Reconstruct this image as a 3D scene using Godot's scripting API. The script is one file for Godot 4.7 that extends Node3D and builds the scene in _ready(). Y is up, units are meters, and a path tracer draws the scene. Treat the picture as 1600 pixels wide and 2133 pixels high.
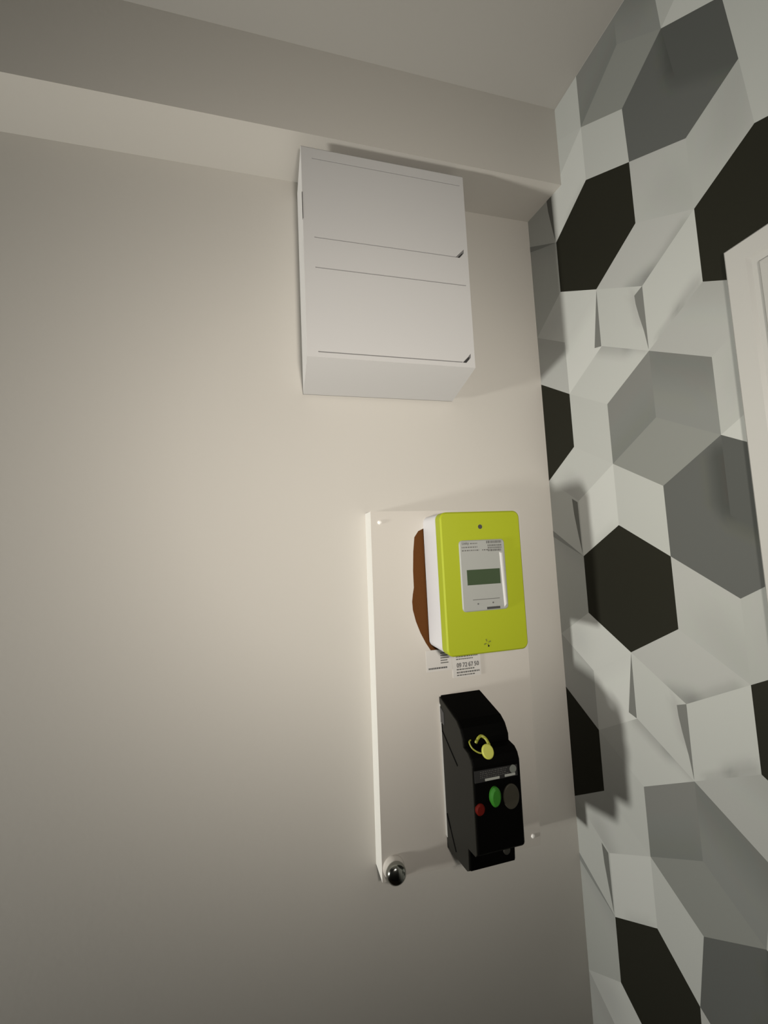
extends Node3D
# A narrow corridor: cream wall with a distribution board, a meter panel, a meter and a main breaker,
# beside a wall papered with a printed hexagon pattern. Lengths below are given in units of one
# hexagon side (9 cm) from the room corner; P() turns them into metres.
const S := 0.09
const EYE := 1.725
const ZP := 0.80            # where the first column line of the wallpaper print runs
const COL := 0.8660254

var org := Vector3.ZERO     # origin of the thing being built
var taken := {}

func P(x: float, y: float, z: float) -> Vector3:
	return Vector3(x * S, EYE + y * S, z * S)

# ------------------------------------------------------------------ node helpers
func numbered(called: String) -> String:
	taken[called] = taken.get(called, 0) + 1
	return called if taken[called] == 1 else "%s_%03d" % [called, taken[called] - 1]

func thing(called: String, label: String, category: String, at: Vector3, group := "") -> Node3D:
	var o := Node3D.new()
	o.name = numbered(called)
	add_child(o)
	o.position = at
	org = at
	o.set_meta("label", label)
	o.set_meta("category", category)
	if group != "":
		o.set_meta("group", group)
	return o

func struct(called: String, label: String, st: SurfaceTool, m: Material) -> MeshInstance3D:
	org = Vector3.ZERO
	var o := part(called, st, m, self)
	o.set_meta("kind", "structure")
	o.set_meta("label", label)
	o.set_meta("category", called.get_slice("_", 0))
	return o

func part(called: String, st: SurfaceTool, m: Material, parent: Node, smooth := false) -> MeshInstance3D:
	st.generate_normals()
	var o := MeshInstance3D.new()
	o.name = called
	o.mesh = st.commit()
	o.material_override = m
	parent.add_child(o, true)
	return o

func begin(smooth := false) -> SurfaceTool:
	var st := SurfaceTool.new()
	st.begin(Mesh.PRIMITIVE_TRIANGLES)
	st.set_smooth_group(0 if smooth else -1)
	return st

# ------------------------------------------------------------------ shape helpers (corners counter-clockwise seen from outside)
func tri(st: SurfaceTool, a: Vector3, b: Vector3, c: Vector3) -> void:
	st.add_vertex(a - org)
	st.add_vertex(c - org)
	st.add_vertex(b - org)

func quad(st: SurfaceTool, a: Vector3, b: Vector3, c: Vector3, d: Vector3) -> void:
	tri(st, a, b, c)
	tri(st, a, c, d)

func inset(poly: PackedVector2Array, by: float) -> PackedVector2Array:
	var out := PackedVector2Array()
	var n := poly.size()
	for i in n:
		var a := (poly[i] - poly[(i + n - 1) % n]).normalized()
		var b := (poly[(i + 1) % n] - poly[i]).normalized()
		var na := Vector2(-a.y, a.x)
		var nb := Vector2(-b.y, b.x)
		var m := (na + nb).normalized()
		out.append(poly[i] + m * (by / maxf(m.dot(na), 0.35)))
	return out

# A prism: polygon in the plane (U, V), from height w0 to w1 along W = U x V, with chamfers.
func prism(st: SurfaceTool, poly: PackedVector2Array, w0: float, w1: float, bev := 0.0, bev0 := 0.0, U := Vector3.RIGHT, V := Vector3.UP, o := Vector3.ZERO) -> void:
	var W := U.cross(V)
	if Geometry2D.is_polygon_clockwise(poly):
		poly = poly.duplicate()
		poly.reverse()
	var rings := []
	if bev0 > 0.0:
		rings.append([inset(poly, bev0), w0])
		rings.append([poly, w0 + bev0])
	else:
		rings.append([poly, w0])
	if bev > 0.0:
		rings.append([poly, w1 - bev])
		rings.append([inset(poly, bev), w1])
	else:
		rings.append([poly, w1])
	var n := poly.size()
	var at := func(r: int, i: int) -> Vector3:
		var q: Vector2 = rings[r][0][i % n]
		return o + U * q.x + V * q.y + W * float(rings[r][1])
	for r in rings.size() - 1:
		for i in n:
			quad(st, at.call(r, i), at.call(r, i + 1), at.call(r + 1, i + 1), at.call(r + 1, i))
	var last := rings.size() - 1
	for end in [0, last]:
		var ids := Geometry2D.triangulate_polygon(rings[end][0])
		for k in range(0, ids.size(), 3):
			var a: Vector3 = at.call(end, ids[k])
			var b: Vector3 = at.call(end, ids[k + 1])
			var c: Vector3 = at.call(end, ids[k + 2])
			var up: bool = (b - a).cross(c - a).dot(W) > 0.0
			if up == (end == last):
				tri(st, a, b, c)
			else:
				tri(st, a, c, b)

func rect(x0: float, y0: float, x1: float, y1: float) -> PackedVector2Array:
	return PackedVector2Array([Vector2(x0, y0), Vector2(x1, y0), Vector2(x1, y1), Vector2(x0, y1)])

func round_rect(x0: float, y0: float, x1: float, y1: float, r: float, seg := 5) -> PackedVector2Array:
	var out := PackedVector2Array()
	var cs := [Vector2(x1 - r, y1 - r), Vector2(x0 + r, y1 - r), Vector2(x0 + r, y0 + r), Vector2(x1 - r, y0 + r)]
	for q in 4:
		for s in seg + 1:
			var a := PI / 2.0 * (q + float(s) / seg)
			out.append(cs[q] + Vector2(cos(a), sin(a)) * r)
	return out

func ellipse(cx: float, cy: float, rx: float, ry: float, seg := 24) -> PackedVector2Array:
	var out := PackedVector2Array()
	for i in seg:
		var a := TAU * i / seg
		out.append(Vector2(cx + cos(a) * rx, cy + sin(a) * ry))
	return out

# the same three in corner units, on a plane facing into the room
func slab(st: SurfaceTool, poly: PackedVector2Array, z0: float, z1: float, bev := 0.0) -> void:
	var m := PackedVector2Array()
	for q in poly:
		m.append(Vector2(q.x * S, EYE + q.y * S))
	prism(st, m, z0 * S, z1 * S, bev * S)

# profile given as (z, y), run along x from x0 to x1 (corner units)
func run_x(st: SurfaceTool, prof: Array, x0: float, x1: float, bev := 0.0) -> void:
	var m := PackedVector2Array()
	for q: Vector2 in prof:
		m.append(Vector2(q.x * S, EYE + q.y * S))
	prism(st, m, -x1 * S, -x0 * S, bev * S, bev * S, Vector3.BACK, Vector3.UP)

func box(st: SurfaceTool, a: Vector3, b: Vector3, bev := 0.0) -> void:
	prism(st, rect(a.x, a.y, b.x, b.y), a.z, b.z, bev, bev)

func lathe(st: SurfaceTool, at: Vector3, prof: Array, seg := 32, W := Vector3.BACK) -> void:
	var U := W.cross(Vector3.UP).normalized() if absf(W.y) < 0.9 else Vector3.RIGHT
	var V := W.cross(U).normalized()
	for i in prof.size() - 1:
		for s in seg:
			var a0 := TAU * s / seg
			var a1 := TAU * (s + 1) / seg
			var d0 := U * cos(a0) + V * sin(a0)
			var d1 := U * cos(a1) + V * sin(a1)
			var p: Vector2 = prof[i]
			var q: Vector2 = prof[i + 1]
			quad(st, at + d0 * p.x + W * p.y, at + d1 * p.x + W * p.y, at + d1 * q.x + W * q.y, at + d0 * q.x + W * q.y)

func smooth_line(p: Array) -> PackedVector3Array:
	var out := PackedVector3Array()
	for i in p.size() - 1:
		for t in 5:
			out.append(p[i].cubic_interpolate(p[i + 1], p[maxi(i - 1, 0)], p[mini(i + 2, p.size() - 1)], t / 5.0))
	out.append(p[-1])
	return out

func tube(st: SurfaceTool, pts: PackedVector3Array, r: float, seg := 8) -> void:
	var rings := []
	for i in pts.size():
		var t := (pts[mini(i + 1, pts.size() - 1)] - pts[maxi(i - 1, 0)]).normalized()
		var u := t.cross(Vector3(0.3, 0.2, 0.93)).normalized()
		var v := t.cross(u)
		var ring := PackedVector3Array()
		for s in seg:
			var a := TAU * s / seg
			ring.append(pts[i] + (u * cos(a) + v * sin(a)) * r)
		rings.append(ring)
	for i in pts.size() - 1:
		for s in seg:
			quad(st, rings[i][s], rings[i][(s + 1) % seg], rings[i + 1][(s + 1) % seg], rings[i + 1][s])

# ------------------------------------------------------------------ materials
func mat(r: float, g: float, b: float, rough := 0.5, metal := 0.0, spec := 0.5) -> StandardMaterial3D:
	var m := StandardMaterial3D.new()
	m.albedo_color = Color(r, g, b).linear_to_srgb()
	m.roughness = rough
	m.metallic = metal
	m.metallic_specular = spec
	return m

func grain(m: StandardMaterial3D, freq: float, depth: float, scale := 1.0, seed_ := 1) -> StandardMaterial3D:
	var n := FastNoiseLite.new()
	n.seed = seed_
	n.frequency = freq
	n.fractal_octaves = 3
	var t := NoiseTexture2D.new()
	t.width = 512
	t.height = 512
	t.seamless = true
	t.as_normal_map = true
	t.bump_strength = depth
	t.noise = n
	m.normal_enabled = true
	m.normal_texture = t
	m.uv1_triplanar = true
	m.uv1_world_triplanar = true
	m.uv1_scale = Vector3.ONE * scale
	return m

func words(text: String, at: Vector3, width: float, height: float, m: Material, parent: Node, bold := false, called := "lettering") -> void:
	var f := SystemFont.new()
	f.font_names = PackedStringArray(["Droid Sans"])
	if bold:
		f.font_weight = 700
	var t := TextMesh.new()
	t.text = text
	t.font = f
	t.font_size = 48
	t.pixel_size = 0.001
	t.depth = 0.002
	var bb := t.get_aabb()
	var o := MeshInstance3D.new()
	o.name = called
	o.mesh = t
	o.material_override = m
	parent.add_child(o, true)
	var k := Vector3(width / bb.size.x, height / bb.size.y, 0.05)
	o.scale = k
	o.position = at - org - Vector3(bb.get_center().x * k.x, bb.get_center().y * k.y, 0)

# ------------------------------------------------------------------ wallpaper print
# vertices of the print as (column, step down); far corner vertices are shifted to follow lens distortion
const LENS_SHIFT := {
	"3_-1.5": Vector2(-0.18, 0.17), "4_0": Vector2(-0.2, 0.2), "4_1": Vector2(-0.12, 0.1), "2_12": Vector2(-0.31, 0.0),
	"2_11": Vector2(-0.12, 0.0), "3_-2.5": Vector2(-0.25, 0.2), "4_-1": Vector2(-0.3, 0.25), "3_-0.5": Vector2(-0.05, 0.07),
	"2_-1": Vector2(-0.03, 0.08), "3_10.5": Vector2(-0.2, 0.0), "3_11.5": Vector2(-0.28, 0.0), "3_12.5": Vector2(-0.4, 0.0), "4_11": Vector2(-0.3, 0.0), "4_12": Vector2(-0.4, 0.0),
	"2_13": Vector2(-0.35, 0.0), "1_12.5": Vector2(-0.1, 0.0), "1_13.5": Vector2(-0.15, 0.0)}

func spot_on_paper(c: float, k: float) -> Vector2:      # -> (z, y) in metres
	var d := Vector2.ZERO
	var key := "%s_%s" % [str(c).trim_suffix(".0"), str(k).trim_suffix(".0")]
	if LENS_SHIFT.has(key):
		d = LENS_SHIFT[key]
	return Vector2(maxf((ZP + (c + d.x) * COL) * S, 0.0), EYE + (6.0 - k - d.y) * S)

# one printed facet: outline, ink tone, and ink strokes [c1, k1, c2, k2, width, darkness]
func facet(parent: Node, called: String, m: Material, outline: Array, drop: float, tone: Color, strokes: Array, n: int, lift := 0.0) -> void:
	var poly := PackedVector2Array()
	for q: Vector2 in outline:
		poly.append(spot_on_paper(q.x, q.y + drop))
	var segs := []
	for s: Array in strokes:
		segs.append([spot_on_paper(s[0], s[1] + drop), spot_on_paper(s[2], s[3] + drop), float(s[4]) * S, float(s[5])])
	var st := begin(true)
	var any := false
	for clip: PackedVector2Array in [rect(0, 0.09, 0.345, 2.489), rect(0.345, 2.04, 1.2, 2.489)]:
		for piece in Geometry2D.intersect_polygons(poly, clip):
			any = true
			var ids := Geometry2D.triangulate_polygon(piece)
			for i in range(0, ids.size(), 3):
				_fan(st, piece[ids[i]], piece[ids[i + 1]], piece[ids[i + 2]], tone, segs, n, lift)
	if any:
		part(called, st, m, parent)

func _fan(st: SurfaceTool, a: Vector2, b: Vector2, c: Vector2, tone: Color, segs: Array, n: int, lift: float) -> void:
	for i in n:
		for j in n - i:
			_ink(st, a, b, c, [[i, j], [i + 1, j], [i, j + 1]], tone, segs, n, lift)
			if j < n - i - 1:
				_ink(st, a, b, c, [[i + 1, j], [i + 1, j + 1], [i, j + 1]], tone, segs, n, lift)

func _ink(st: SurfaceTool, a: Vector2, b: Vector2, c: Vector2, ids: Array, tone: Color, segs: Array, n: int, lift: float) -> void:
	var pts := []
	for id in ids:
		pts.append(a + (b - a) * (float(id[0]) / n) + (c - a) * (float(id[1]) / n))
	if (pts[1] - pts[0]).cross(pts[2] - pts[0]) > 0.0:
		pts = [pts[0], pts[2], pts[1]]
	for q: Vector2 in pts:
		var f := 1.0
		for s: Array in segs:
			var d := q.distance_to(Geometry2D.get_closest_point_to_segment(q, s[0], s[1]))
			f *= 1.0 - float(s[3]) * smoothstep(1.0, 0.0, d / float(s[2]))
		st.set_color(Color(tone.r * f, tone.g * f, tone.b * f))
		st.add_vertex(Vector3(-0.0006 - lift, q.y, q.x))

func ink(v: float) -> Color:
	var c := Color((v - 1.0) / 255.0, (v + 2.0) / 255.0, (v - 2.0) / 255.0).srgb_to_linear()
	return Color(c.r * 0.62, c.g * 0.62, c.b * 0.62)

func hexagon(c: float, k: float) -> Array:
	return [Vector2(c, k - 1), Vector2(c - 1, k - 0.5), Vector2(c - 1, k + 0.5), Vector2(c, k + 1), Vector2(c + 1, k + 0.5), Vector2(c + 1, k - 0.5)]

func V(a: Array) -> Array:
	var out := []
	for i in range(0, a.size(), 2):
		out.append(Vector2(a[i], a[i + 1]))
	return out

func _ready() -> void:
	# ---------------------------------------------------------------- camera
	var cam := Camera3D.new()
	cam.name = "camera"
	cam.fov = rad_to_deg(2.0 * atan(1066.5 / 882.1))
	cam.near = 0.02
	cam.far = 30.0
	add_child(cam)
	cam.position = P(-5.386, 0.278, 7.304)
	cam.rotation = Vector3(0.0889, -0.25754, -0.0463)
	cam.current = true
	# ---------------------------------------------------------------- light and exposure
	var env := Environment.new()
	env.background_mode = Environment.BG_COLOR
	env.background_color = Color(0.02, 0.02, 0.02)
	env.ambient_light_source = Environment.AMBIENT_SOURCE_DISABLED
	env.tonemap_mode = Environment.TONE_MAPPER_LINEAR
	env.tonemap_exposure = 1.0
	env.sdfgi_enabled = true
	env.ssao_enabled = true
	env.ssil_enabled = true
	var we := WorldEnvironment.new()
	we.name = "environment"
	we.environment = env
	add_child(we)
	# unseen source inferred at the corridor end, low and grazing; spotlight form made up
	var far_at := Vector3(-2.95, 1.28, 0.39)
	var far_aim := Vector3(0.0, 1.90, 0.19)
	var far := SpotLight3D.new()
	far.name = "corridor_spot"
	far.light_color = Color(1.0, 0.985, 0.95)
	far.light_energy = 7.3
	far.light_size = 0.12
	far.spot_angle = 28.0  # cone chosen to imitate edge darkening on the walls and ceiling
	far.spot_angle_attenuation = 1.0
	far.spot_range = 12.0
	far.spot_attenuation = 2.0
	far.shadow_enabled = true
	add_child(far)
	far.look_at_from_position(far_at, far_aim, Vector3.UP)
	# added fill spotlight behind the viewer; its cone imitates lens falloff over the meter wall
	var spot_at := Vector3(-0.40, 1.775, 0.80)
	var aim := Vector3(-0.30, 1.87, 0.0)
	var spot := SpotLight3D.new()
	spot.name = "fill_spot"
	spot.light_color = Color(1.0, 0.965, 0.92)
	spot.light_energy = 0.625
	spot.light_size = 0.035
	spot.spot_angle = 57.0
	spot.spot_angle_attenuation = 1.0
	spot.spot_range = 8.0
	spot.spot_attenuation = 2.0
	spot.shadow_enabled = true
	add_child(spot)
	spot.look_at_from_position(spot_at, aim, Vector3.UP)

	# ---------------------------------------------------------------- materials
	var paint := grain(mat(0.47, 0.455, 0.42, 0.8), 0.03, 0.12, 6.0, 3)
	var paint_dark := mat(0.05, 0.05, 0.05, 0.9)
	var wood_floor := mat(0.16, 0.11, 0.075, 0.6)
	var gloss_white := mat(0.31, 0.31, 0.295, 0.45)
	var board_white := mat(0.475, 0.475, 0.472, 0.45)
	var panel_paint := grain(mat(0.45, 0.43, 0.395, 0.65), 0.03, 0.1, 6.0, 9)
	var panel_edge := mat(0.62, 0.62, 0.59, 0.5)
	var gap_black := mat(0.03, 0.03, 0.03, 0.7)
	var lime := mat(0.27, 0.315, 0.010, 0.5, 0.0, 0.35)
	var meter_white := mat(0.52, 0.52, 0.54, 0.4)
	var window_grey := mat(0.26, 0.27, 0.255, 0.4)
	var window_glare := mat(0.42, 0.42, 0.41, 0.3)
	var lcd := mat(0.030, 0.050, 0.022, 0.3)
	var print_dark := mat(0.07, 0.07, 0.07, 0.7)
	var print_grey := mat(0.09, 0.09, 0.085, 0.7)
	var sticker_white := mat(0.47, 0.46, 0.44, 0.5)
	var black_plastic := grain(mat(0.0018, 0.0018, 0.0016, 0.5, 0.0, 0.08), 0.08, 0.4, 20.0, 5)
	var brown := grain(mat(0.095, 0.036, 0.010, 0.9, 0.0, 0.2), 0.05, 2.0, 14.0, 7)
	var chrome := mat(0.34, 0.35, 0.32, 0.16, 1.0)
	var screw_white := mat(0.78, 0.77, 0.74, 0.3)
	var paper := StandardMaterial3D.new()
	paper.vertex_color_use_as_albedo = true
	paper.roughness = 0.7
	paper.metallic_specular = 0.3

	build_room(paint, paint_dark, wood_floor, gloss_white, paper)
	build_spot("small made-up fill spotlight on a short arm behind the viewer, aimed at the meter", spot_at, aim, 0.035, Vector3(spot_at.x, spot_at.y, 1.05), Vector3.FORWARD, gloss_white, spot.light_color)
	build_spot("larger made-up spotlight for the unseen light at the far end of the corridor, shining along the cream wall", far_at, far_aim, 0.12, Vector3(-3.1, far_at.y, far_at.z), Vector3.RIGHT, gloss_white, far.light_color)
	build_board(board_white, gap_black)
	build_panel(panel_paint, panel_edge, brown, screw_white)
	build_meter(meter_white, lime, window_grey, window_glare, lcd, print_dark, print_grey, gap_black)
	build_stickers(sticker_white, print_dark, print_grey)
	build_breaker(black_plastic)
	build_knob(chrome, panel_paint, gap_black)

# ------------------------------------------------------------------ room
func build_room(paint: Material, dark: Material, floor_m: Material, gloss: Material, paper: StandardMaterial3D) -> void:
	var H := EYE + 8.506 * S
	var L := -3.1
	var F := 1.05
	org = Vector3.ZERO
	var st := begin()
	box(st, Vector3(L - 0.1, 0, -0.1), Vector3(0.1, H + 0.1, 0))
	struct("wall_back", "cream painted wall carrying the white electrical boxes", st, paint)
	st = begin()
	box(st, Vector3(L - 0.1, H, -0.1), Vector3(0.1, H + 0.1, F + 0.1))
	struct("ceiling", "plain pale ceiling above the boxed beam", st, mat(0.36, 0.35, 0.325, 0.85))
	st = begin()
	box(st, Vector3(L - 0.1, -0.1, -0.1), Vector3(0.1, 0, F + 0.1))
	struct("floor", "dark wooden corridor floor below the picture", st, floor_m)
	st = begin()
	box(st, Vector3(L - 0.1, 0, F), Vector3(0.1, H, F + 0.1))
	struct("wall_front", "dark wall behind the viewer", st, dark)
	st = begin()
	box(st, Vector3(L - 0.1, 0, 0), Vector3(L, H, F))
	struct("wall_left", "end wall of the corridor, left of the picture", st, paint)
	# boxed beam below the ceiling
	st = begin()
	run_x(st, [Vector2(-0.02, 7.07), Vector2(1.07, 6.95), Vector2(1.07, 8.52), Vector2(-0.02, 8.52)], L / S, 0.02)
	var beam := struct("beam", "boxed beam running under the ceiling above the distribution board", st, paint)
	beam.set_meta("category", "beam")
	# papered wall with the door opening
	var dz0 := 0.345 + 0.055
	var dtop := 2.0
	st = begin()
	box(st, Vector3(0, 0, -0.1), Vector3(0.1, H, dz0))
	box(st, Vector3(0, dtop, dz0), Vector3(0.1, H, F))
	var wr := struct("wall_right", "wall papered with a printed black, grey and white hexagon pattern", st, mat(0.29, 0.287, 0.27, 0.75))
	build_paper(wr, paper)
	build_door(gloss, dz0, dtop, F)
	# baseboard along the cream wall
	st = begin()
	run_x(st, [Vector2(0, (0.0 - EYE) / S), Vector2(0.13, (0.0 - EYE) / S), Vector2(0.13, (0.06 - EYE) / S), Vector2(0.08, (0.07 - EYE) / S), Vector2(0, (0.07 - EYE) / S)], L / S, 0)
	struct("baseboard_back", "white baseboard along the foot of the cream wall", st, gloss)

# a made-up, unseen spotlight fitting: round base on a wall, bent arm, shade and glowing lens
func build_spot(label: String, at: Vector3, aim: Vector3, r: float, base: Vector3, out: Vector3, gloss: Material, color: Color) -> void:
	var o := thing("added_spot_lamp", label, "added_lamp", base)
	var ax := (aim - at).normalized()
	var st := begin(true)
	lathe(st, at - ax * (r * 2.2), [Vector2(0, 0), Vector2(r * 0.7, r * 0.1), Vector2(r, r * 0.7), Vector2(r * 1.08, r * 2.1), Vector2(r * 0.98, r * 2.1), Vector2(r * 0.9, r * 1.9)], 32, ax)
	part("shade", st, gloss, o)
	st = begin()
	tube(st, PackedVector3Array([base, base + out * 0.05, at - ax * (r * 1.3)]), 0.006)
	part("arm", st, gloss, o)
	st = begin(true)
	lathe(st, base, [Vector2(0.04, 0), Vector2(0.04, 0.008), Vector2(0.03, 0.014), Vector2(0, 0.014)], 32, out)
	part("base", st, gloss, o)
	st = begin()
	lathe(st, at - ax * 0.012, [Vector2(r * 0.92, -0.006), Vector2(r * 0.92, 0), Vector2(0, 0.002)], 32, ax)
	var bulb := mat(0.9, 0.88, 0.84, 0.4)
	bulb.emission_enabled = true
	bulb.emission = color
	bulb.emission_energy_multiplier = 1.0
	part("bulb", st, bulb, o)

func build_paper(wall: Node, m: Material) -> void:
	for rep in range(-1, 4):
		var d := 6.0 * rep
		var black := Color(0.0082, 0.0086, 0.0072)
		# solid motifs
		for h in [[1.0, 0.5], [-1.0, 3.5], [4.0, 2.0]]:
			facet(wall, "black_hexagon", m, hexagon(h[0], h[1]), d, black, [], 1)
		facet(wall, "dark_grey_hexagon", m, V([2, 5, 2, 6, 3, 6.5, 4, 6, 3, 5.5, 3, 4.5]), d, ink(97), [[2.96, 4.75, 2.96, 5.35, 0.26, 0.42], [3, 5.5, 4, 6, 0.2, 0.2]], 10)
		facet(wall, "dark_grey_notch", m, V([3, 4.5, 3, 5.5, 4, 6, 4, 5]), d, ink(86), [], 1)
		facet(wall, "grey_facet", m, V([2, 3, 1, 3.5, 1, 4.5, 2, 4]), d, ink(129), [[1, 4.5, 2, 4, 0.5, 0.10]], 6)
		facet(wall, "grey_facet", m, V([2, 3, 2, 4, 3, 4.5, 3, 3.5]), d, ink(135), [[2.15, 3.1, 3, 3.5, 0.7, 0.22]], 8)
		facet(wall, "grey_facet", m, V([2, 4, 1, 4.5, 2, 5, 3, 4.5]), d, ink(139), [], 1)
		# white facets
		facet(wall, "white_facet", m, V([-1, 0.5, -1, 1.5, 0, 1]), d, ink(176), [], 1)
		facet(wall, "white_facet", m, V([0, 1, -1, 1.5, 0, 2, 1, 1.5]), d, ink(200), [[-1, 1.5, -0.4, 1.5, 0.6, 0.12]], 6)
		facet(wall, "white_facet", m, V([-1, 1.5, -1, 2.5, 0, 3, 0, 2]), d, ink(180), [[-1, 1.5, 0, 2, 0.5, 0.10]], 6)
		facet(wall, "white_facet", m, V([0, 2, 0, 3, 1, 2.5, 1, 1.5]), d, ink(207), [[0, 2, 1, 1.5, 0.35, 0.08]], 6)
		facet(wall, "white_facet", m, V([0, 3, 1, 3.5, 2, 3, 1, 2.5]), d, ink(193), [[1.0, 2.5, 1.55, 2.76, 0.24, 0.26], [1.55, 2.76, 1.95, 2.96, 0.12, 0.16]], 12)
		facet(wall, "white_facet", m, V([0, 3, 0, 4, 1, 4.5, 1, 3.5]), d, ink(188), [], 1)
		facet(wall, "white_facet", m, V([-1, 4.5, 0, 5, 1, 4.5, 0, 4]), d, ink(190), [[-0.25, 4.75, -0.05, 5.0, 0.45, 0.18]], 10)
		facet(wall, "white_facet", m, V([0, 5, 0, 6, 1, 5.5, 1, 4.5]), d, ink(203), [[0.45, 5.82, 0.85, 5.62, 0.22, 0.14]], 10)
		facet(wall, "white_facet", m, V([1, 4.5, 1, 5.5, 2, 6, 2, 5]), d, ink(188), [], 1)
		facet(wall, "white_facet", m, V([-1, 4.5, -1, 5.5, 0, 6, 0, 5]), d, ink(186), [], 1)
		facet(wall, "white_facet", m, V([-1, 5.5, -1, 6.5, 0, 7, 0, 6]), d, ink(176), [[-1, 5.5, 0, 6, 0.4, 0.10]], 6)
		facet(wall, "white_facet", m, V([2, 0, 2, 1, 3, 1.5, 3, 0.5]), d, ink(180), [[2.6, 0.9, 2.95, 1.3, 0.5, 0.08]], 6)
		facet(wall, "white_facet", m, V([3, 0.5, 3, 1.5, 4, 1, 4, 0]), d, ink(176), [[3.7, 0.4, 3.6, 0.9, 0.5, 0.10]], 6)
		facet(wall, "white_facet", m, V([1, 1.5, 2, 2, 3, 1.5, 2, 1]), d, ink(182), [[1.75, 1.98, 2.1, 1.95, 0.28, 0.34], [2.1, 1.95, 2.8, 1.6, 0.16, 0.20]], 14)
		facet(wall, "white_facet", m, V([2, 2, 2, 3, 3, 2.5, 3, 1.5]), d, ink(191), [[2.6, 2.66, 2.9, 2.5, 0.2, 0.24], [2.2, 2.88, 2.6, 2.66, 0.1, 0.2]], 14)
		facet(wall, "white_facet", m, V([1, 1.5, 1, 2.5, 2, 3, 2, 2]), d, ink(191), [[1.8, 2.05, 1.9, 2.5, 0.14, 0.14]], 10)
		facet(wall, "white_facet", m, V([2, 3, 3, 3.5, 4, 3, 3, 2.5]), d, ink(174), [[3, 2.5, 4, 3, 0.5, 0.12]], 8)
		facet(wall, "white_facet", m, V([3, 3.5, 3, 4.5, 4, 4, 4, 3]), d, ink(178), [[3.6, 3.4, 3.5, 3.9, 0.5, 0.10]], 6)
		facet(wall, "white_facet", m, V([3, 4.5, 4, 5, 4, 4]), d, ink(192), [], 1)
		for q in [[4, 3, 4, 4, 5, 4.5, 5, 2.5], [4, 4, 4, 5, 5, 5.5, 5, 4.5], [4, 5, 4, 6, 5, 6.5, 5, 5.5], [4, 6, 4, 7, 5, 7.5, 5, 6.5]]:
			facet(wall, "white_facet", m, V(q), d, ink(184), [], 1)
		# dark slivers printed between facets
		facet(wall, "dark_sliver", m, V([1, 1.52, 0.82, 2.46, 0.99, 2.5]), d, ink(122), [], 1, 0.0002)
		facet(wall, "dark_sliver", m, V([2, 2.0, 1.83, 2.06, 1.84, 2.2, 1.88, 2.4, 1.95, 2.68, 2, 2.98]), d, ink(124), [], 1, 0.0002)
		facet(wall, "dark_sliver", m, V([-0.04, 5.02, -0.2, 4.94, -0.17, 5.25, -0.1, 5.6, -0.02, 5.95]), d, ink(112), [], 1, 0.0002)
		facet(wall, "dark_sliver", m, V([-1, 5.5, -1, 5.62, -0.5, 5.8, 0, 6]), d, ink(140), [], 1, 0.0002)

func build_door(gloss: Material, z_in: float, top: float, F: float) -> void:
	# casing profile: (distance from its outer edge, height off the wall)
	var prof := [Vector2(0, 0), Vector2(0, 0.008), Vector2(0.002, 0.010), Vector2(0.021, 0.010), Vector2(0.024, 0.007), Vector2(0.030, 0.007), Vector2(0.034, 0.012), Vector2(0.05, 0.015), Vector2(0.066, 0.015), Vector2(0.07, 0.012), Vector2(0.07, 0)]
	org = Vector3.ZERO
	var z0 := 3.735 * S
	var y1 := EYE + 3.63 * S
	var st := begin()
	box(st, Vector3(0.035, 0, z0 + 0.05), Vector3(0.075, y1 - 0.05, F))
	var door := struct("door_1", "white door in the papered wall, mostly out of the picture", st, gloss)
	st = begin()
	for i in prof.size() - 1:
		var a: Vector2 = prof[i]
		var b: Vector2 = prof[i + 1]
		var A0 := Vector3(-a.y, 0, z0 + a.x)
		var A1 := Vector3(-a.y, y1 - a.x, z0 + a.x)
		var A2 := Vector3(-a.y, y1 - a.x, F)
		var B0 := Vector3(-b.y, 0, z0 + b.x)
		var B1 := Vector3(-b.y, y1 - b.x, z0 + b.x)
		var B2 := Vector3(-b.y, y1 - b.x, F)
		quad(st, A0, A1, B1, B0)
		quad(st, A1, A2, B2, B1)
	part("door_frame", st, gloss, door)

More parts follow.
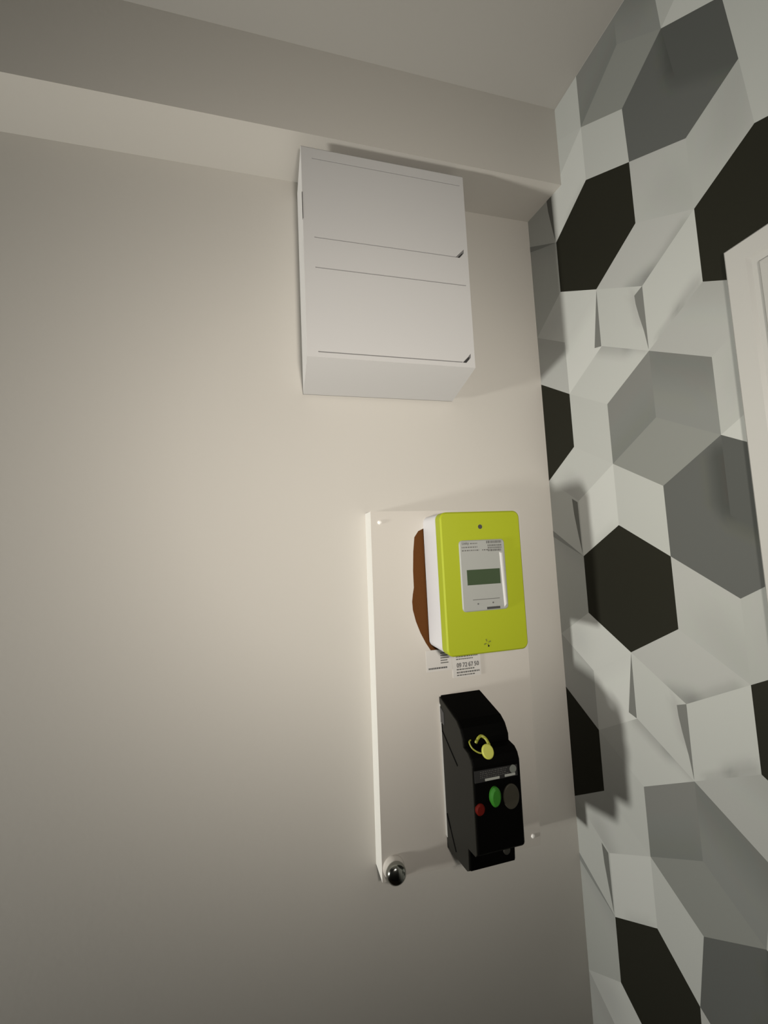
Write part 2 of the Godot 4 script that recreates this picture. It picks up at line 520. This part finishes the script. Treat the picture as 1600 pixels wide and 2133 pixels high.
# ------------------------------------------------------------------ distribution board
func build_board(white: Material, black: Material) -> void:
	var o := thing("distribution_board", "white plastic distribution board with two closed doors under the ceiling beam", "fuse box", P(-3.43, 3.03, 0))
	var x0 := -4.83
	var x1 := -2.03
	var st := begin()
	run_x(st, [Vector2(0, 3.08), Vector2(0.08, 3.08), Vector2(0.08, 6.72), Vector2(0, 6.72)], x0 + 0.03, x1 - 0.06)
	part("back_plate", st, white, o)
	st = begin()
	run_x(st, [Vector2(0.06, 3.035), Vector2(0.97, 3.24), Vector2(0.97, 6.77), Vector2(0.06, 6.79)], x0, x1)
	part("body", st, white, o)
	# flush cover strips above, between and below the two doors
	var dx0 := -4.66
	var dx1 := -2.1
	var g := 0.016
	var rows := [[5.205, 6.565], [3.335, 4.72]]
	st = begin()
	run_x(st, [Vector2(0.96, 3.238), Vector2(1.05, 3.258), Vector2(1.05, rows[1][0]), Vector2(0.96, rows[1][0])], x0, x1)
	run_x(st, [Vector2(0.96, rows[1][1]), Vector2(1.05, rows[1][1]), Vector2(1.05, rows[0][0]), Vector2(0.96, rows[0][0])], x0, x1)
	run_x(st, [Vector2(0.96, rows[0][1]), Vector2(1.05, rows[0][1]), Vector2(1.05, 6.73), Vector2(1.02, 6.77), Vector2(0.96, 6.77)], x0, x1)
	for r in rows:
		slab(st, rect(x0, r[0], dx0, r[1]), 0.96, 1.05)
		slab(st, rect(dx1, r[0], x1, r[1]), 0.96, 1.05)
	part("cover", st, white, o)
	st = begin()
	slab(st, rect(x0 - 0.003, 5.5, x0 + 0.006, 5.95), 1.02, 1.052)
	part("side_slot", st, black, o)
	for r in rows:
		st = begin()
		var c := 0.15
		var poly := PackedVector2Array([Vector2(dx0, r[0] + g), Vector2(dx1 - c, r[0] + g), Vector2(dx1, r[0] + c + g), Vector2(dx1, r[1] - g), Vector2(dx0, r[1] - g)])
		slab(st, poly, 0.97, 1.05)
		var door := part("door", st, white, o)
		st = begin()
		slab(st, PackedVector2Array([Vector2(dx1 - c, r[0] + 0.002), Vector2(dx1 - 0.002, r[0] + 0.002), Vector2(dx1 - 0.002, r[0] + c)]), 0.96, 0.99)
		part("finger_notch", st, black, door)
		st = begin()
		slab(st, PackedVector2Array([Vector2(dx1 - c + 0.06, r[0]), Vector2(dx1, r[0]), Vector2(dx1, r[0] + c - 0.05)]), 0.97, 1.05)
		part("corner_filler", st, white, door)

# ------------------------------------------------------------------ panel behind meter and breaker
func build_panel(paint: Material, edge: Material, brown: Material, screw_m: Material) -> void:
	var x0 := -3.84
	var x1 := -1.03
	var y0 := -4.87
	var y1 := 0.91
	var o := thing("meter_panel", "tall flat cream mounting panel with a bright left edge, cut open beside the meter", "panel", P(-2.43, -1.98, 0))
	o.rotation.z = deg_to_rad(-0.65)
	var hole := PackedVector2Array()
	for q in [[-2.6, 0.62], [-2.886, 0.62], [-3.011, 0.564], [-3.086, 0.46], [-3.116, 0.216], [-3.134, -0.107], [-3.132, -0.388], [-3.155, -0.5], [-3.172, -0.62], [-3.165, -0.76], [-3.12, -0.95], [-3.05, -1.14], [-2.96, -1.32], [-2.876, -1.45], [-2.6, -1.47]]:
		hole.append(Vector2(q[0], q[1]))
	# front face with the cut-out: the outline runs round the hole through a slit on its right
	var face := PackedVector2Array([Vector2(x0, y0), Vector2(x1, y0), Vector2(x1, -0.4), Vector2(-2.6, -0.4), Vector2(-2.6, -1.47)])
	for i in range(hole.size() - 2, -1, -1):
		face.append(hole[i])
	face.append_array(PackedVector2Array([Vector2(-2.6, -0.398), Vector2(x1, -0.398), Vector2(x1, y1), Vector2(x0, y1)]))
	var st := begin()
	var zf := 0.42
	var ids := Geometry2D.triangulate_polygon(face)
	for k in range(0, ids.size(), 3):
		var a := face[ids[k]]
		var b := face[ids[k + 1]]
		var c := face[ids[k + 2]]
		if (b - a).cross(c - a) > 0.0:
			tri(st, P(a.x, a.y, zf), P(b.x, b.y, zf), P(c.x, c.y, zf))
		else:
			tri(st, P(a.x, a.y, zf), P(c.x, c.y, zf), P(b.x, b.y, zf))
	for i in hole.size():
		var a := hole[i]
		var b := hole[(i + 1) % hole.size()]
		quad(st, P(a.x, a.y, zf), P(b.x, b.y, zf), P(b.x, b.y, zf - 0.05), P(a.x, a.y, zf - 0.05))
	part("face", st, paint, o)
	st = begin()
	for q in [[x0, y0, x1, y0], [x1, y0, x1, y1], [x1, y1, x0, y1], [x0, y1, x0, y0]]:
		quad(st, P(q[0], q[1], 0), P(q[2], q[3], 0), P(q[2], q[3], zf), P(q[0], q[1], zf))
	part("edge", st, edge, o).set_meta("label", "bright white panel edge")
	st = begin()
	slab(st, rect(-3.3, -1.6, -2.5, 0.75), zf - 0.15, zf - 0.04)
	part("backing_board", st, brown, o).set_meta("label", "brown backing showing through the cut-out")
	for q in [[-3.69, 0.724], [-1.173, -4.7]]:
		st = begin(true)
		lathe(st, P(q[0], q[1], zf), [Vector2(0.0032, 0), Vector2(0.0030, 0.0012), Vector2(0.002, 0.002), Vector2(0, 0.0023)], 16)
		part("screw", st, screw_m, o)

# ------------------------------------------------------------------ meter
func build_meter(white: Material, lime: Material, grey: Material, glare: Material, lcd: Material, ink_dark: Material, ink_grey: Material, black: Material) -> void:
	var x0 := -2.89
	var x1 := -1.505
	var y0 := -1.385
	var y1 := 0.815
	var o := thing("electricity_meter", "lime green and white electricity meter with a dark green display", "meter", P(-2.2, -1.39, 0.42))
	var st := begin()
	slab(st, round_rect(x0 + 0.004, y0 + 0.004, x1 - 0.004, y1 - 0.004, 0.11, 8), 0.42, 1.005)
	part("housing", st, white, o)
	st = begin()
	slab(st, round_rect(x0, y0, x1, y1, 0.11, 8), 1.0, 1.2, 0.022)
	var cover := part("cover", st, lime, o)
	st = begin()
	slab(st, ellipse(-2.218, 0.572, 0.036, 0.036, 16), 1.19, 1.203)
	part("screw_hole", st, black, cover)
	# moulded star round the lower screw
	st = begin()
	for i in 4:
		var a := TAU * i / 4.0 + 0.35
		var d := Vector2(cos(a), sin(a))
		var n := Vector2(-d.y, d.x)
		var c := Vector2(-2.222, -1.225)
		slab(st, PackedVector2Array([c + d * 0.018 - n * 0.006, c + d * 0.06 - n * 0.012, c + d * 0.06 + n * 0.012, c + d * 0.018 + n * 0.006]), 1.19, 1.204)
	part("screw_star", st, mat(0.12, 0.14, 0.008, 0.5), cover)
	st = begin()
	slab(st, ellipse(-2.205, -1.275, 0.014, 0.014, 10), 1.19, 1.204)
	part("seal_hole", st, black, cover)
	# display window
	st = begin()
	slab(st, round_rect(-2.605, -0.735, -1.82, 0.365, 0.06), 1.18, 1.222, 0.015)
	var win := part("display_window", st, grey, o)
	st = begin()
	slab(st, PackedVector2Array([Vector2(-1.925, 0.16), Vector2(-1.865, 0.16), Vector2(-1.845, -0.66), Vector2(-1.9, -0.7)]), 1.215, 1.245, 0.018)
	part("bevel_glare", st, glare, win)  # glare on the right inner bevel, painted in lighter grey
	st = begin()
	slab(st, rect(-2.505, -0.33, -1.935, -0.095), 1.215, 1.226, 0.004)
	part("screen", st, lcd, win)
	st = begin()
	slab(st, rect(-2.20, -0.715, -1.975, -0.68), 1.215, 1.228)
	part("optical_slot", st, black, win)
	for q in [[-2.346, -0.622], [-2.089, -0.618]]:
		st = begin()
		slab(st, ellipse(q[0], q[1], 0.013, 0.013, 10), 1.215, 1.226)
		part("indicator", st, ink_dark, win)
	st = begin()
	slab(st, rect(-2.43, -0.562, -1.97, -0.552), 1.215, 1.2232)
	# small print of the header, too fine to read
	var rng := RandomNumberGenerator.new()
	rng.seed = 11
	for row in [[0.312, -2.42, -2.30], [0.255, -2.565, -2.3], [0.205, -2.565, -2.27], [0.205, -2.22, -2.12]]:
		var x: float = row[1]
		while x < row[2]:
			var w := rng.randf_range(0.012, 0.035)
			slab(st, rect(x, row[0] - 0.009, minf(x + w, row[2]), row[0] + 0.009), 1.215, 1.2232)
			x += w + 0.012
	part("small_print", st, ink_grey, win).set_meta("kind", "stuff")
	st = begin()
	for row in [[0.325, 0.02], [0.272, 0.014], [0.235, 0.012], [0.196, 0.016]]:
		var x := -2.12 if row[0] < 0.3 else -2.14
		while x < -1.885:
			var w := rng.randf_range(0.012, 0.03)
			slab(st, rect(x, row[0] - row[1], minf(x + w, -1.88), row[0] + row[1]), 1.215, 1.2232)
			x += w + 0.009
	part("code_print", st, ink_grey, win).set_meta("kind", "stuff")
	words("Linky", P(-2.50, 0.312, 1.2235), 0.115 * S, 0.05 * S, ink_dark, win, true)

# ------------------------------------------------------------------ stickers below the meter
func build_stickers(white: Material, dark: Material, grey: Material) -> void:
	var z := 0.42
	var o := thing("information_sticker", "small white sticker with fine print, under the lower left corner of the meter", "sticker", P(-2.74, -1.79, z), "stickers under the meter")
	var st := begin()
	slab(st, rect(-2.965, -1.79, -2.51, -1.44), z, z + 0.006)
	part("sheet", st, white, o)
	st = begin()
	var rng := RandomNumberGenerator.new()
	rng.seed = 4
	for row in [-1.5, -1.54, -1.58, -1.62, -1.66]:
		slab(st, rect(-2.71, row - 0.010, rng.randf_range(-2.60, -2.54), row + 0.006), z, z + 0.008)
	part("small_print", st, grey, o).set_meta("kind", "stuff")
	st = begin()
	var x := -2.93
	while x < -2.6:
		var w := rng.randf_range(0.015, 0.03)
		slab(st, rect(x, -1.755, x + w, -1.728), z, z + 0.008)
		x += w + 0.006
	part("address_line", st, dark, o).set_meta("kind", "stuff")
	o = thing("information_sticker", "small white sticker with a large telephone number, below the middle of the meter", "sticker", P(-2.2, -1.93, z), "stickers under the meter")
	st = begin()
	slab(st, rect(-2.50, -1.935, -1.98, -1.50), z, z + 0.012)
	part("sheet", st, white, o)
	st = begin()
	for row in [[-1.59, -2.03, 0.014], [-1.635, -2.12, 0.009], [-1.805, -2.1, 0.010], [-1.855, -2.01, 0.012], [-1.9, -2.1, 0.009]]:
		x = -2.43
		while x < row[1]:
			var w := rng.randf_range(0.015, 0.045)
			slab(st, rect(x, row[0] - row[2], minf(x + w, row[1]), row[0] + row[2]), z, z + 0.014)
			x += w + 0.009
	part("small_print", st, grey, o).set_meta("kind", "stuff")
	words("09 72 67 50", P(-2.22, -1.735, z + 0.014), 0.41 * S, 0.075 * S, dark, o, true)

# ------------------------------------------------------------------ main breaker
func build_breaker(black: Material) -> void:
	var o := thing("circuit_breaker", "black main circuit breaker with green and red buttons below the meter", "breaker", P(-2.37, -4.56, 0.42))
	var x0 := -2.76
	var x1 := -2.02
	var st := begin()
	slab(st, round_rect(x0 - 0.025, -4.4, x1 + 0.02, -2.3, 0.03), 0.42, 0.47, 0.01)
	part("base_plate", st, mat(0.30, 0.295, 0.28, 0.5), o).set_meta("label", "pale base plate edge")
	st = begin()
	run_x(st, [Vector2(0.44, -4.55), Vector2(1.18, -4.42), Vector2(1.25, -4.38), Vector2(1.27, -4.08), Vector2(1.30, -2.72), Vector2(1.30, -2.56), Vector2(1.22, -2.42), Vector2(1.1, -2.34), Vector2(0.44, -2.18)], x0, x1, 0.02)
	part("body", st, black, o)
	st = begin()
	run_x(st, [Vector2(1.22, -4.06), Vector2(1.50, -4.02), Vector2(1.55, -3.97), Vector2(1.56, -2.82), Vector2(1.52, -2.72), Vector2(1.44, -2.66), Vector2(1.26, -2.64)], x0 - 0.005, x1 + 0.005, 0.025)
	var front := part("front_block", st, black, o)
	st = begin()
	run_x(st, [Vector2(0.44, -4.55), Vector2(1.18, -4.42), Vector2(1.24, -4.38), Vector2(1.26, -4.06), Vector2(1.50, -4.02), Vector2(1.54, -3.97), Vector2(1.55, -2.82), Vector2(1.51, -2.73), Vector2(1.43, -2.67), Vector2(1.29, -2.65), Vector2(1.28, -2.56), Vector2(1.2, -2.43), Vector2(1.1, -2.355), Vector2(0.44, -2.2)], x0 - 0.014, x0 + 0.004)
	part("lit_flank", st, mat(0.0115, 0.0115, 0.0095, 0.5, 0.0, 0.25), o).set_meta("label", "flank of the black body, coloured lighter as if lit")  # added plate, lighter than the black body to paint light on its flank
	# seams in the left flank
	var seam := mat(0.002, 0.002, 0.002, 0.8, 0.0, 0.1)
	for q in [[0.5, -2.72, 1.05, -3.02, 0.018], [0.5, -4.0, 0.62, -4.16, 0.03], [0.62, -4.16, 0.8, -4.4, 0.022], [0.5, -2.56, 0.5, -2.74, 0.02]]:
		st = begin()
		var a := Vector2(q[0], q[1])
		var b := Vector2(q[2], q[3])
		var n := (b - a).normalized().orthogonal() * float(q[4])
		run_x(st, [a - n, b - n, b + n, a + n], x0 - 0.017, x0 + 0.01)
		part("seam", st, seam, o)
	st = begin()
	run_x(st, [Vector2(0.46, -2.34), Vector2(0.60, -2.40), Vector2(0.60, -2.60), Vector2(0.46, -2.60)], x0 - 0.022, x0 + 0.0, 0.004)
	part("flank_clip", st, mat(0.022, 0.023, 0.026, 0.35), o)
	# label strip
	var zf := 1.56
	st = begin()
	slab(st, PackedVector2Array([Vector2(-2.745, -3.025), Vector2(-2.075, -3.025), Vector2(-2.075, -2.875), Vector2(-2.745, -2.865)]), zf - 0.01, zf + 0.008)
	var strip := part("label_strip", st, mat(0.020, 0.020, 0.020, 0.6, 0.0, 0.2), front)
	strip.set_meta("label", "grey printed strip")
	st = begin()
	var rng := RandomNumberGenerator.new()
	rng.seed = 8
	for row in [-2.89, -2.915, -2.94, -2.965]:
		var x := -2.66
		while x < -2.25:
			var w := rng.randf_range(0.012, 0.04)
			slab(st, rect(x, row - 0.005, x + w, row + 0.004), zf, zf + 0.010)
			x += w + 0.012
	part("small_print", st, mat(0.05, 0.05, 0.048, 0.7), front).set_meta("kind", "stuff")
	for q in [[-2.59, -3.018, -2.365, -2.985], [-2.28, -3.012, -2.115, -2.98]]:
		st = begin()
		slab(st, rect(q[0], q[1], q[2], q[3]), zf, zf + 0.012)
		part("white_bar", st, mat(0.24, 0.25, 0.23, 0.6), front)
	st = begin()
	slab(st, ellipse(-2.145, -2.925, 0.052, 0.055), zf, zf + 0.012)
	part("round_mark", st, mat(0.11, 0.12, 0.105, 0.6), front)
	# buttons
	st = begin()
	slab(st, ellipse(-2.455, -3.245, 0.085, 0.135), zf - 0.02, zf + 0.06, 0.03)
	part("green_button", st, mat(0.022, 0.125, 0.012, 0.45, 0.0, 0.3), o).set_meta("label", "oval green button")
	st = begin()
	slab(st, ellipse(-2.69, -3.38, 0.07, 0.08), zf - 0.02, zf + 0.03, 0.02)
	part("red_button", st, mat(0.075, 0.005, 0.003, 0.5, 0.0, 0.2), o).set_meta("label", "round red button")
	st = begin()
	slab(st, ellipse(-2.2, -3.29, 0.125, 0.17, 32), zf - 0.02, zf + 0.02, 0.008)
	part("test_knob", st, mat(0.032, 0.030, 0.022, 0.5, 0.0, 0.3), o).set_meta("label", "round grey knob")
	st = begin()
	slab(st, ellipse(-2.17, -4.2, 0.055, 0.06, 20), 1.25, 1.285, 0.006)
	part("terminal_screw", st, mat(0.02, 0.02, 0.016, 0.4), o)
	# yellow security seal with its wire
	st = begin()
	prism(st, ellipse(0, 0, 0.088 * S, 0.098 * S), 0, 0.05 * S, 0.012 * S, 0.012 * S, Vector3.RIGHT, Vector3(0, 0.9, -0.43).normalized(), P(-2.50, -2.665, 1.5))
	var seal := part("security_seal", st, mat(0.36, 0.38, 0.06, 0.5), o)
	seal.set_meta("label", "round yellow seal on a looped wire")
	st = begin()
	tube(st, smooth_line([P(-2.53, -2.68, 1.5), P(-2.62, -2.665, 1.49), P(-2.70, -2.61, 1.45), P(-2.715, -2.55, 1.39), P(-2.67, -2.545, 1.34)]), 0.0010, 6)
	tube(st, smooth_line([P(-2.60, -2.585, 1.36), P(-2.56, -2.52, 1.37), P(-2.51, -2.50, 1.37), P(-2.46, -2.53, 1.40), P(-2.44, -2.60, 1.47)]), 0.0020, 6)
	part("seal_wire", st, mat(0.19, 0.20, 0.015, 0.5), seal)

# ------------------------------------------------------------------ chrome knob on the panel
func build_knob(chrome: Material, white: Material, black: Material) -> void:
	var at := P(-3.685, -4.66, 0.42)
	var o := thing("chrome_knob", "small shiny chrome knob at the bottom left corner of the panel", "knob", at)
	var st := begin(true)
	lathe(st, at, [Vector2(0.0155, 0), Vector2(0.0155, 0.002), Vector2(0.014, 0.004), Vector2(0.009, 0.006), Vector2(0.009, 0.012)], 40)
	part("collar", st, white, o)
	st = begin(true)
	lathe(st, at, [Vector2(0.008, 0.006), Vector2(0.012, 0.007), Vector2(0.0138, 0.010), Vector2(0.0142, 0.014), Vector2(0.0130, 0.018), Vector2(0.010, 0.0208), Vector2(0.005, 0.0224), Vector2(0, 0.0226)], 40)
	part("head", st, chrome, o)
